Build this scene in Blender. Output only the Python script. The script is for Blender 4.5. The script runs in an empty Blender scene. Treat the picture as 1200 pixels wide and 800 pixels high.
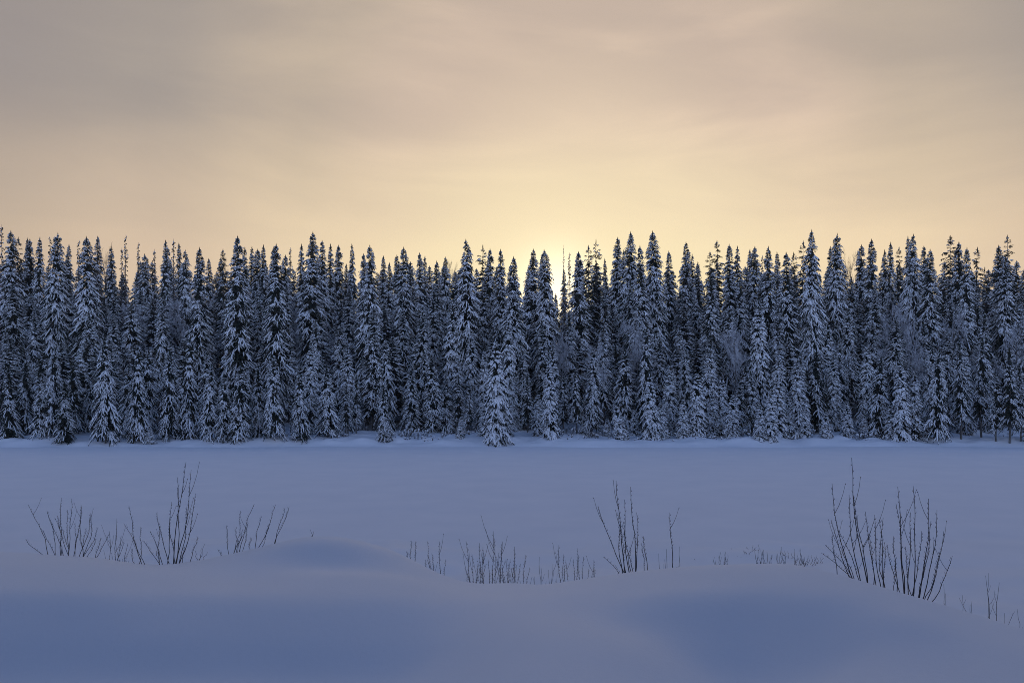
import bpy, math, random
import numpy as np

# ---------------------------------------------------------------- camera, sky, sun, exposure
sc = bpy.context.scene
R = math.radians
cd = bpy.data.cameras.new('camera'); cam = bpy.data.objects.new('camera', cd)
sc.collection.objects.link(cam); sc.camera = cam
EYE = 6.0                                    # metres above the frozen river
cam.location = (0, 0, EYE); cam.rotation_euler = (R(90), 0, 0)
cd.sensor_width = 36; cd.lens = 27; cd.shift_y = 66 / 1200
cd.clip_start = 0.1; cd.clip_end = 5000

SUN_EL, SUN_AZ = 7.2, 3.3                    # behind the trees, a little right of the view axis
SDIR = (math.sin(R(SUN_AZ)) * math.cos(R(SUN_EL)), math.cos(R(SUN_AZ)) * math.cos(R(SUN_EL)), math.sin(R(SUN_EL)))
world = bpy.data.worlds.new("World"); sc.world = world; world.use_nodes = True
nt = world.node_tree; nt.nodes.clear()
def N(t, kind, **kw):
    n = t.nodes.new(kind)
    for k, v in kw.items(): setattr(n, k, v)
    return n
def L(t, a, b): t.links.new(a, b)
def math_node(t, op, a, b=None, c=None, clamp=False):
    n = N(t, 'ShaderNodeMath', operation=op, use_clamp=clamp)
    for i, v in enumerate((a, b, c)):
        if v is None: continue
        if isinstance(v, (int, float)): n.inputs[i].default_value = v
        else: L(t, v, n.inputs[i])
    return n.outputs[0]
def ramp(t, fac, stops, interp='B_SPLINE'):
    n = N(t, 'ShaderNodeValToRGB'); cr = n.color_ramp; cr.interpolation = interp
    while len(cr.elements) < len(stops): cr.elements.new(0.5)
    for e, (p, c) in zip(cr.elements, stops):
        e.position = p; e.color = (*c, 1) if len(c) == 3 else c
    L(t, fac, n.inputs[0]); return n.outputs[0]
def mixc(t, f, a, b, mode='MIX'):
    n = N(t, 'ShaderNodeMix', data_type='RGBA', blend_type=mode)
    n.clamp_factor = True
    for s, v in ((n.inputs[0], f), (n.inputs[6], a), (n.inputs[7], b)):
        if isinstance(v, (int, float)): s.default_value = v
        elif isinstance(v, tuple): s.default_value = (*v, 1)
        else: L(t, v, s)
    return n.outputs[2]
def lin(r, g, b): return tuple(((c / 255 + .055) / 1.055) ** 2.4 if c > 10 else c / 255 / 12.92 for c in (r, g, b))

tc = N(nt, 'ShaderNodeTexCoord'); D = tc.outputs['Generated']
sep = N(nt, 'ShaderNodeSeparateXYZ'); L(nt, D, sep.inputs[0])
dx, dy, dz = sep.outputs
sky = N(nt, 'ShaderNodeTexSky', sky_type='NISHITA', sun_disc=False)
sky.sun_elevation = R(SUN_EL); sky.sun_rotation = R(SUN_AZ); sky.air_density = 1.6; sky.dust_density = 1.0; sky.ozone_density = 3.5
clear = mixc(nt, 1.0, sky.outputs[0], (0.045, 0.062, 0.115), 'MULTIPLY')
# dusk sky overhead and behind the viewer: deep blue at the zenith, paler blue low down away from the sun
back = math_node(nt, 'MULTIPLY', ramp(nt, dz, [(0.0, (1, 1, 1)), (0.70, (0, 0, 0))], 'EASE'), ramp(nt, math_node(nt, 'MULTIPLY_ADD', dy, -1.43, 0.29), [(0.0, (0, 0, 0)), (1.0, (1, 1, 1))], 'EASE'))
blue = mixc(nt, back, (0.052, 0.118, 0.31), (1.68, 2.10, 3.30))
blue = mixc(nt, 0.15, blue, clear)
dot = N(nt, 'ShaderNodeVectorMath', operation='DOT_PRODUCT'); L(nt, D, dot.inputs[0]); dot.inputs[1].default_value = SDIR
cosS = dot.outputs['Value']
# slowly varying veil of cloud lit by the low sun, in front of the viewer
ctr = N(nt, 'ShaderNodeVectorMath', operation='DOT_PRODUCT'); L(nt, D, ctr.inputs[0])
ctr.inputs[1].default_value = (math.sin(R(6))*math.cos(R(14)), math.cos(R(6))*math.cos(R(14)), math.sin(R(14)))
cosC = ctr.outputs['Value']
upper = ramp(nt, cosC, [(0.3, lin(112, 116, 130)), (0.62, lin(146, 142, 146)), (0.78, lin(158, 149, 145)), (0.86, lin(172, 161, 151)), (0.93, lin(200, 182, 162)), (0.975, lin(224, 199, 178)), (1.0, lin(240, 214, 188))], 'EASE')
lower = ramp(nt, cosC, [(0.3, lin(120, 118, 126)), (0.74, lin(196, 176, 153)), (0.86, lin(222, 197, 168)), (0.95, lin(246, 221, 182)), (1.0, lin(255, 234, 190))], 'EASE')
veil = mixc(nt, ramp(nt, dz, [(0.16, (1, 1, 1)), (0.24, (0.6, 0.6, 0.6)), (0.35, (0, 0, 0))], 'EASE'), upper, lower)
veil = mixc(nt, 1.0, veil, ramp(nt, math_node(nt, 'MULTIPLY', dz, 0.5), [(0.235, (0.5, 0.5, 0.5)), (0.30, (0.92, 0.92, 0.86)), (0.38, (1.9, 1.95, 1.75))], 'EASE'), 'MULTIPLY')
veil = mixc(nt, 1.0, veil, (2.0, 2.0, 2.0), 'MULTIPLY')     # unseen cloud above the view, brightened to light the level snow
# glow where the sun stands behind the cloud
g1 = math_node(nt, 'POWER', math_node(nt, 'MAXIMUM', cosS, 0.0), 38.0)
g2 = math_node(nt, 'POWER', math_node(nt, 'MAXIMUM', cosS, 0.0), 700.0)
veil = mixc(nt, math_node(nt, 'MULTIPLY', g1, 0.35), veil, lin(255, 238, 186))
veil = mixc(nt, math_node(nt, 'MULTIPLY', g2, 0.98), veil, (1.7, 1.45, 1.0))
# soft streaks of grey cloud
mp = N(nt, 'ShaderNodeMapping'); L(nt, D, mp.inputs[0])
mp.inputs['Rotation'].default_value = (0, R(-20), 0); mp.inputs['Scale'].default_value = (1.5, 1.0, 6.5); mp.inputs['Location'].default_value = (0.3, 0.0, 0.35)
nz = N(nt, 'ShaderNodeTexNoise'); L(nt, mp.outputs[0], nz.inputs['Vector'])
nz.inputs['Scale'].default_value = 1.5; nz.inputs['Detail'].default_value = 8; nz.inputs['Roughness'].default_value = 0.52; nz.inputs['Distortion'].default_value = 0.5
streak = ramp(nt, nz.outputs[0], [(0.38, (0, 0, 0)), (0.62, (1, 1, 1))])
high = ramp(nt, dz, [(0.12, (0, 0, 0)), (0.27, (0.75, 0.75, 0.75)), (0.5, (1, 1, 1))])
fac = math_node(nt, 'MULTIPLY', math_node(nt, 'MULTIPLY', streak, high), math_node(nt, 'SUBTRACT', 1.0, g1))
veil = mixc(nt, math_node(nt, 'MULTIPLY', fac, 0.60), veil, lin(148, 140, 138))
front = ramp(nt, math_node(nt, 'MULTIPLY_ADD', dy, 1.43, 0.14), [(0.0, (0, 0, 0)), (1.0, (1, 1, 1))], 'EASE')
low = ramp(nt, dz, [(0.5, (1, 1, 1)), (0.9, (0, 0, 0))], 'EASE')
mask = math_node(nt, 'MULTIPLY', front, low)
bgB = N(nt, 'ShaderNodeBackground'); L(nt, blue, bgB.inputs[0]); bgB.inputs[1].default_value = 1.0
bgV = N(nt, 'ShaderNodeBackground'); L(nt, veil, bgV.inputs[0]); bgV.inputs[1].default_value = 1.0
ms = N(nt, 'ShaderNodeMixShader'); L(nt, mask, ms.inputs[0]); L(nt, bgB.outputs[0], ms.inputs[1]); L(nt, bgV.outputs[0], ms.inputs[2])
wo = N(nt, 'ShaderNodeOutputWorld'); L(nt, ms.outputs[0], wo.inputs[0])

sl = bpy.data.lights.new('sun', 'SUN'); so = bpy.data.objects.new('sun', sl); sc.collection.objects.link(so)
sl.energy = 0.6; sl.angle = R(3.0); sl.color = (1.0, 0.72, 0.42)
so.rotation_euler = (R(90 - SUN_EL), 0, R(180 - SUN_AZ))
sc.view_settings.view_transform = 'Standard'; sc.view_settings.look = 'None'
sc.view_settings.exposure = 0.04; sc.view_settings.gamma = 1.0; sc.view_settings.use_curve_mapping = False
sc.cycles.max_bounces = 7; sc.cycles.diffuse_bounces = 6; sc.cycles.use_denoising = True; sc.cycles.filter_width = 0.9
sc.cycles.denoising_input_passes = 'RGB_ALBEDO_NORMAL'; sc.cycles.denoising_prefilter = 'NONE'

# ---------------------------------------------------------------- helpers
rng = np.random.default_rng(7); rnd = random.Random(7)
COL = sc.collection
F, CX, HY = 900.0, 600.0, 466.0              # focal length and principal point of the photograph, in its pixels
def at(px, py, y):                           # world point at distance y seen at photo position px, py
    return ((px - CX) / F * y, y, EYE - (py - HY) / F * y)
def link(name, data, parent=None, loc=(0, 0, 0)):
    o = bpy.data.objects.new(name, data); COL.objects.link(o); o.location = loc
    if parent: o.parent = parent
    return o
def mesh(name, v, f, mats, mi=None, smooth=True):
    me = bpy.data.meshes.new(name); v = np.asarray(v, np.float32)
    if isinstance(f, np.ndarray):
        k = f.shape[1]; me.vertices.add(len(v)); me.vertices.foreach_set('co', v.ravel())
        me.loops.add(f.size); me.loops.foreach_set('vertex_index', f.ravel().astype(np.int32))
        me.polygons.add(len(f)); me.polygons.foreach_set('loop_start', np.arange(0, f.size, k, dtype=np.int32))
        me.update(calc_edges=True)
    else:
        me.from_pydata(v.tolist(), [], f)
    for m in mats: me.materials.append(m)
    if mi is not None: me.polygons.foreach_set('material_index', np.asarray(mi, np.int32))
    me.polygons.foreach_set('use_smooth', np.full(len(me.polygons), smooth))
    me.update(); return me
def pchip(xs, ys, x):
    xs = np.asarray(xs, float); ys = np.asarray(ys, float); h = np.diff(xs); d = np.diff(ys) / h
    m = np.zeros(len(xs)); m[0], m[-1] = d[0], d[-1]
    for i in range(1, len(xs) - 1):
        if d[i-1] * d[i] > 0:
            w1, w2 = 2*h[i] + h[i-1], h[i] + 2*h[i-1]; m[i] = (w1 + w2) / (w1/d[i-1] + w2/d[i])
    x = np.clip(x, xs[0], xs[-1]); i = np.clip(np.searchsorted(xs, x) - 1, 0, len(h) - 1)
    t = (x - xs[i]) / h[i]; t2, t3 = t*t, t*t*t
    return (2*t3-3*t2+1)*ys[i] + (t3-2*t2+t)*h[i]*m[i] + (-2*t3+3*t2)*ys[i+1] + (t3-t2)*h[i]*m[i+1]
def vnoise(x, y, s, seed):                   # smooth value noise
    x = x / s; y = y / s; xi = np.floor(x).astype(int); yi = np.floor(y).astype(int); fx = x - xi; fy = y - yi
    fx = fx*fx*fx*(fx*(fx*6-15)+10); fy = fy*fy*fy*(fy*(fy*6-15)+10)
    def h(a, b):
        q = (a * 374761393 + b * 668265263 + seed * 974711) & 0x7fffffff
        q = ((q ^ (q >> 13)) * 1274126177) & 0x7fffffff
        return ((q ^ (q >> 16)) & 0xffff) / 65535.0 - 0.5
    return (h(xi, yi)*(1-fx) + h(xi+1, yi)*fx)*(1-fy) + (h(xi, yi+1)*(1-fx) + h(xi+1, yi+1)*fx)*fy

# ---------------------------------------------------------------- materials
def mat(name, build):
    m = bpy.data.materials.new(name); m.use_nodes = True; t = m.node_tree
    b = t.nodes['Principled BSDF']; build(t, b); return m
def snow_ground(t, b):
    c = N(t, 'ShaderNodeTexCoord')
    n1 = N(t, 'ShaderNodeTexNoise'); L(t, c.outputs['Object'], n1.inputs['Vector']); n1.inputs['Scale'].default_value = 0.35; n1.inputs['Detail'].default_value = 4
    col = ramp(t, n1.outputs[0], [(0.3, (0.77, 0.79, 0.82)), (0.7, (0.82, 0.83, 0.85))], 'LINEAR')
    L(t, col, b.inputs['Base Color'])
    n2 = N(t, 'ShaderNodeTexNoise'); L(t, c.outputs['Object'], n2.inputs['Vector']); n2.inputs['Scale'].default_value = 9; n2.inputs['Detail'].default_value = 8; n2.inputs['Roughness'].default_value = 0.7
    n3 = N(t, 'ShaderNodeTexNoise'); L(t, c.outputs['Object'], n3.inputs['Vector']); n3.inputs['Scale'].default_value = 260; n3.inputs['Detail'].default_value = 2
    bp = N(t, 'ShaderNodeBump'); bp.inputs['Distance'].default_value = 0.012; bp.inputs['Strength'].default_value = 0.5
    bp2 = N(t, 'ShaderNodeBump'); bp2.inputs['Distance'].default_value = 0.002; bp2.inputs['Strength'].default_value = 0.5
    L(t, n2.outputs[0], bp.inputs['Height']); L(t, n3.outputs[0], bp2.inputs['Height']); L(t, bp.outputs[0], bp2.inputs['Normal']); L(t, bp2.outputs[0], b.inputs['Normal'])
    b.inputs['Roughness'].default_value = 0.75; b.inputs['Specular IOR Level'].default_value = 0.25
M_snow = mat('snow', snow_ground)
def snow_tree(t, b):
    c = N(t, 'ShaderNodeTexCoord')
    n1 = N(t, 'ShaderNodeTexNoise'); L(t, c.outputs['Object'], n1.inputs['Vector']); n1.inputs['Scale'].default_value = 3.0; n1.inputs['Detail'].default_value = 3
    L(t, ramp(t, n1.outputs[0], [(0.3, (0.84, 0.86, 0.88)), (0.6, (0.93, 0.94, 0.95))], 'LINEAR'), b.inputs['Base Color'])
    b.inputs['Roughness'].default_value = 0.8; b.inputs['Specular IOR Level'].default_value = 0.2
    tr = N(t, 'ShaderNodeBsdfTranslucent'); tr.inputs[0].default_value = (0.92, 0.93, 0.95, 1)     # thin snow lets some light through
    mx = N(t, 'ShaderNodeMixShader'); mx.inputs[0].default_value = 0.15; L(t, b.outputs[0], mx.inputs[1]); L(t, tr.outputs[0], mx.inputs[2])
    L(t, mx.outputs[0], t.nodes['Material Output'].inputs[0])
M_snowt = mat('branch_snow', snow_tree)
def needles(t, b):
    c = N(t, 'ShaderNodeTexCoord')
    n1 = N(t, 'ShaderNodeTexNoise'); L(t, c.outputs['Object'], n1.inputs['Vector']); n1.inputs['Scale'].default_value = 2.2; n1.inputs['Detail'].default_value = 4
    L(t, ramp(t, n1.outputs[0], [(0.3, (0.018, 0.028, 0.022)), (0.7, (0.042, 0.055, 0.044))], 'LINEAR'), b.inputs['Base Color'])
    b.inputs['Roughness'].default_value = 0.7; b.inputs['Specular IOR Level'].default_value = 0.15
    tr = N(t, 'ShaderNodeBsdfTranslucent'); tr.inputs[0].default_value = (0.16, 0.10, 0.055, 1)    # back-lit needles glow brown
    mx = N(t, 'ShaderNodeMixShader'); mx.inputs[0].default_value = 0.30; L(t, b.outputs[0], mx.inputs[1]); L(t, tr.outputs[0], mx.inputs[2])
    L(t, mx.outputs[0], t.nodes['Material Output'].inputs[0])
M_needle = mat('needles', needles)
def bark(t, b):
    c = N(t, 'ShaderNodeTexCoord')
    mpp = N(t, 'ShaderNodeMapping'); L(t, c.outputs['Object'], mpp.inputs[0]); mpp.inputs['Scale'].default_value = (6, 6, 1.2)
    n1 = N(t, 'ShaderNodeTexNoise'); L(t, mpp.outputs[0], n1.inputs['Vector']); n1.inputs['Scale'].default_value = 3; n1.inputs['Detail'].default_value = 5
    L(t, ramp(t, n1.outputs[0], [(0.3, (0.05, 0.042, 0.036)), (0.6, (0.13, 0.115, 0.10)), (0.72, (0.5, 0.52, 0.55))], 'LINEAR'), b.inputs['Base Color'])
    b.inputs['Roughness'].default_value = 0.9
M_bark = mat('bark', bark)
def frost(t, b):
    c = N(t, 'ShaderNodeTexCoord')
    n1 = N(t, 'ShaderNodeTexNoise'); L(t, c.outputs['Object'], n1.inputs['Vector']); n1.inputs['Scale'].default_value = 2.5
    L(t, ramp(t, n1.outputs[0], [(0.3, (0.20, 0.20, 0.22)), (0.65, (0.60, 0.62, 0.65))], 'LINEAR'), b.inputs['Base Color'])
    b.inputs['Roughness'].default_value = 0.8
M_frost = mat('frosted_twigs', frost)
def stemm(t, b):
    c = N(t, 'ShaderNodeTexCoord')
    n1 = N(t, 'ShaderNodeTexNoise'); L(t, c.outputs['Object'], n1.inputs['Vector']); n1.inputs['Scale'].default_value = 14
    L(t, ramp(t, n1.outputs[0], [(0.3, (0.022, 0.018, 0.018)), (0.7, (0.06, 0.05, 0.05))], 'LINEAR'), b.inputs['Base Color'])
    b.inputs['Roughness'].default_value = 0.7
M_stem = mat('willow_bark', stemm)

# ---------------------------------------------------------------- ground: near bank, frozen river, far bank, and an added light-blocking slope
def K(*pts):                                 # knots (distance, photo row) -> (distance, height)
    return [(d, EYE - (py - HY) / F * d) for d, py in pts]
TAIL = [(16.4, 0.75), (20, 0.45), (26, 0.24), (31, 0.10), (34, -0.20), (40, -1.2), (60, -2.5)]
HEADK = [(-60, 4.6), (-14, 4.6), (-1, 4.3), (2.6, 3.6)]
cols = {
 -200: K((7.48, 812), (8.1, 746), (8.9, 690), (9.8, 665), (11.2, 648)),
    0: K((7.48, 806), (8.1, 742), (8.9, 688), (9.8, 667), (11.2, 648)),
  120: K((7.48, 806), (8.1, 742), (8.9, 688), (9.9, 668), (11.2, 654)),
  190: K((7.48, 806), (8.1, 743), (9.0, 690), (10.0, 671), (11.0, 663)),
  290: K((7.48, 806), (8.1, 745), (9.0, 691), (10.2, 671), (11.4, 650)),
  380: K((7.48, 806), (8.1, 745), (9.0, 692), (10.0, 672), (10.8, 666), (11.7, 634)),
  470: K((7.35, 805), (8.1, 746), (9.0, 696), (10.0, 677), (10.7, 670), (11.5, 652)),
  545: K((6.8, 800), (7.9, 742), (9.0, 703), (10.0, 690), (10.6, 685)),
  610: K((6.3, 796), (7.4, 742), (8.7, 704), (9.7, 691), (10.3, 686)),
  680: K((6.2, 800), (7.3, 743), (8.0, 721), (8.8, 696), (9.6, 682)),
  760: K((6.3, 800), (6.9, 767), (7.5, 744), (8.4, 694), (9.4, 672)),
  860: K((6.95, 805), (7.55, 752), (8.3, 691), (9.2, 666)),
  950: K((6.75, 802), (7.35, 747), (8.0, 695), (8.8, 670)),
 1050: K((6.3, 802), (6.9, 760), (7.5, 718), (8.1, 700)),
 1130: K((6.1, 806), (6.7, 768), (7.2, 740), (7.6, 727)),
 1210: K((5.8, 822), (6.3, 790), (6.8, 764), (7.2, 753)),
 1400: K((5.6, 850), (6.1, 818), (6.6, 797), (7.0, 790)),
}
ck = sorted(cols)
def near_height(x, y):
    """Height of the near bank at world x, y: a drifted snow bank above the river."""
    x = np.asarray(x, float); y = np.asarray(y, float)
    u = np.clip(CX + F * x / np.maximum(y, 4.5), ck[0], ck[-1])
    prof = []
    for k in ck:
        p = cols[k]; dc, zc = p[-1]
        kn = HEADK + p + [(dc + 0.7, zc - 0.10), (dc + 2.2, zc - 0.95)] + TAIL
        prof.append(pchip([a for a, _ in kn], [b for _, b in kn], y))
    prof = np.array(prof)                    # columns x samples; Catmull-Rom across the columns
    ks = np.array(ck, float); i = np.clip(np.searchsorted(ks, u) - 1, 0, len(ks) - 2); t = (u - ks[i]) / (ks[i+1] - ks[i])
    idx = np.indices(u.shape); g = lambda j: prof[(np.clip(j, 0, len(ks)-1), *idx)]
    p0, p1, p2, p3 = g(i-1), g(i), g(i+1), g(i+2); t2, t3 = t*t, t**3
    z = 0.5*(2*p1 + (p2-p0)*t + (2*p0-5*p1+4*p2-p3)*t2 + (3*p1-p0-3*p2+p3)*t3)
    far = np.clip((y - 13) / 4, 0, 1)
    z = z + far * (0.30*vnoise(x, y, 2.6, 3) + 0.22*vnoise(x, y, 1.1, 5)) * np.clip((35 - y)/4, 0, 1)
    z = z + 0.012*vnoise(x, y, 0.45, 7) + 0.05*vnoise(x, y, 1.7, 8) + 0.09*vnoise(x, y, 3.1, 9)*np.clip((y-3)/2, 0, 1)
    return z
def sheet(name, xs, ys, hf, m):
    X, Y = np.meshgrid(xs, ys); Z = hf(X, Y); nx, ny = len(xs), len(ys)
    v = np.stack([X.ravel(), Y.ravel(), Z.ravel()], 1)
    a = (np.arange(ny-1)[:, None]*nx + np.arange(nx-1)[None]).ravel()
    f = np.stack([a, a+1, a+nx+1, a+nx], 1)
    o = link(name, mesh(name, v, f, [m])); o['kind'] = 'structure'; return o
def blur_rows(Z, k=3, n=3):
    for _ in range(n):
        P = np.pad(Z, k, 'edge'); Z = sum(P[k:-k, j:j+Z.shape[1]] for j in range(2*k+1))/(2*k+1)
        P = np.pad(Z, k, 'edge'); Z = sum(P[j:j+Z.shape[0], k:-k] for j in range(2*k+1))/(2*k+1)
    return Z
nxs = np.concatenate([np.linspace(-160, -14, 50)[:-1], np.linspace(-14, 14, 380), np.linspace(14, 160, 50)[1:]])
nys = np.concatenate([np.linspace(-60, 3, 30)[:-1], np.linspace(3, 20, 260), np.linspace(20, 40, 110)[1:]])
sheet('near_bank', nxs, nys, lambda X, Y: blur_rows(near_height(X, Y), 2, 2), M_snow)

def shade_slope_surface(t, b):
    c = N(t, 'ShaderNodeTexCoord')
    n1 = N(t, 'ShaderNodeTexNoise'); L(t, c.outputs['Object'], n1.inputs['Vector']); n1.inputs['Scale'].default_value = 0.9; n1.inputs['Detail'].default_value = 6
    L(t, ramp(t, n1.outputs[0], [(0.4, (0.04, 0.05, 0.045)), (0.56, (0.08, 0.09, 0.09)), (0.66, (0.7, 0.72, 0.75))], 'LINEAR'), b.inputs['Base Color'])
    b.inputs['Roughness'].default_value = 0.9
sheet('rear_shade_slope', np.linspace(-170, 170, 120), np.linspace(-90, -8, 60), lambda X, Y: pchip([-90, -55, -40, -22, -12, -8], [46, 44, 38, 22, 8, 3.6], Y) + 1.5*vnoise(X, Y, 9, 61)*np.clip((-8-Y)/6, 0, 1), mat('shade_slope_dark', shade_slope_surface))  # added unseen dark slope, keeps low rear sky light off the near bank

def river_height(x, y):
    return 0.16*vnoise(x, y, 16, 11) + 0.07*vnoise(x*0.35, y, 4, 12) + 0.03*vnoise(x*0.5, y, 1.6, 13)
sheet('frozen_river', np.concatenate([np.linspace(-500, -130, 20)[:-1], np.linspace(-130, 130, 240), np.linspace(130, 500, 20)[1:]]),
      np.concatenate([np.linspace(-200, 12, 12)[:-1], np.linspace(12, 110, 200)]), river_height, M_snow)

def far_height(x, y):
    x = np.asarray(x, float); y = np.asarray(y, float)
    yy = y + 1.3*vnoise(x, x*0+3, 13, 21) + 0.6*vnoise(x, x*0+8, 4.0, 22) + 1.1*np.clip((np.abs(x)-45)/30, 0, 1)
    z = pchip([60, 90, 93.6, 94.6, 96.5, 99, 103, 108, 116, 126, 140, 160, 200, 1500], [-1.5, -0.5, -0.12, 0.12, 0.62, 0.84, 1.12, 1.9, 3.9, 6.4, 9.0, 11.5, 13, 14], yy)
    w = np.clip((y - 93) / 4, 0, 1)
    return z + w*(0.7*vnoise(x, y, 5, 31) + 0.55*vnoise(x, y, 2.1, 33) + 0.2*vnoise(x, y, 0.8, 34))
fys = np.concatenate([np.linspace(88, 106, 90)[:-1], np.linspace(106, 170, 60)[:-1], np.linspace(170, 500, 20)])
fxs = np.concatenate([np.linspace(-500, -110, 24)[:-1], np.linspace(-110, 110, 420), np.linspace(110, 500, 24)[1:]])
sheet('far_bank', fxs, fys, far_height, M_snow)
def fh(x, y): return float(far_height(np.array([x]), np.array([y]))[0])

# ---------------------------------------------------------------- spruce meshes
SF = np.array([[0,1,2],[0,2,3],[0,3,4],[0,4,1], [9,6,5],[9,7,6],[9,8,7],[9,5,8]])
SQ = np.array([[1,5,6,2],[2,6,7,3],[3,7,8,4],[4,8,5,1]])
def spindles(P0, P1, P2, w, h, up=0.0):
    """N tapered four-sided blobs through three points each."""
    n = len(P0); d = P2 - P0; hz = np.stack([-d[:,1], d[:,0], np.zeros(n)], 1); ln = np.linalg.norm(hz, axis=1, keepdims=True)
    s = np.where(ln > 1e-6, hz/np.maximum(ln, 1e-6), np.array([1.0, 0, 0])); dn = d/np.maximum(np.linalg.norm(d, axis=1, keepdims=True), 1e-6)
    u = np.cross(dn, s); u *= np.sign(u[:, 2:3] + 1e-9)
    V = np.zeros((n, 10, 3)); V[:, 0] = P0; V[:, 9] = P2
    for j, (tt, k) in enumerate(((0.30, 1.0), (0.74, 0.82))):
        c = (1-tt)**2*P0 + 2*tt*(1-tt)*(2*P1 - 0.5*(P0+P2)) + tt**2*P2
        ww = (w*k)[:, None]; hh = (h*k)[:, None]
        V[:, 1+4*j] = c + s*ww - u*hh*0.25; V[:, 2+4*j] = c + u*hh*(1+up); V[:, 3+4*j] = c - s*ww - u*hh*0.25; V[:, 4+4*j] = c - u*hh
    b = (np.arange(n)*10)[:, None, None]
    T = np.concatenate([SF, SQ[:, [0,1,2]], SQ[:, [0,2,3]]])
    return V.reshape(-1, 3), (T[None] + b).reshape(-1, 3)
def tube(pts, rad, k=5, cap=True):
    pts = np.asarray(pts, float); n = len(pts); V = []; Fc = []
    for i in range(n):
        d = pts[min(i+1, n-1)] - pts[max(i-1, 0)]; d /= max(np.linalg.norm(d), 1e-9)
        a = np.cross(d, [0, 1, 0.01] if abs(d[1]) < 0.9 else [1, 0, 0]); a /= np.linalg.norm(a); b = np.cross(d, a)
        for j in range(k):
            t = 2*math.pi*j/k; V.append(pts[i] + rad[i]*(a*math.cos(t) + b*math.sin(t)))
    for i in range(n-1):
        for j in range(k): 
            p, q = i*k+j, i*k+(j+1) % k
            Fc += [[p, q, q+k], [p, q+k, p+k]]
    V.append(pts[-1]); e = len(V)-1
    for j in range(k): Fc.append([(n-1)*k+j, (n-1)*k+(j+1) % k, e])
    return np.array(V), np.array(Fc)
def merge(parts):
    V, Fs, Mi, o = [], [], [], 0
    for v, f, m in parts:
        V.append(v); Fs.append(f + o); Mi.append(np.full(len(f), m)); o += len(v)
    return np.concatenate(V), np.concatenate(Fs), np.concatenate(Mi)

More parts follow.
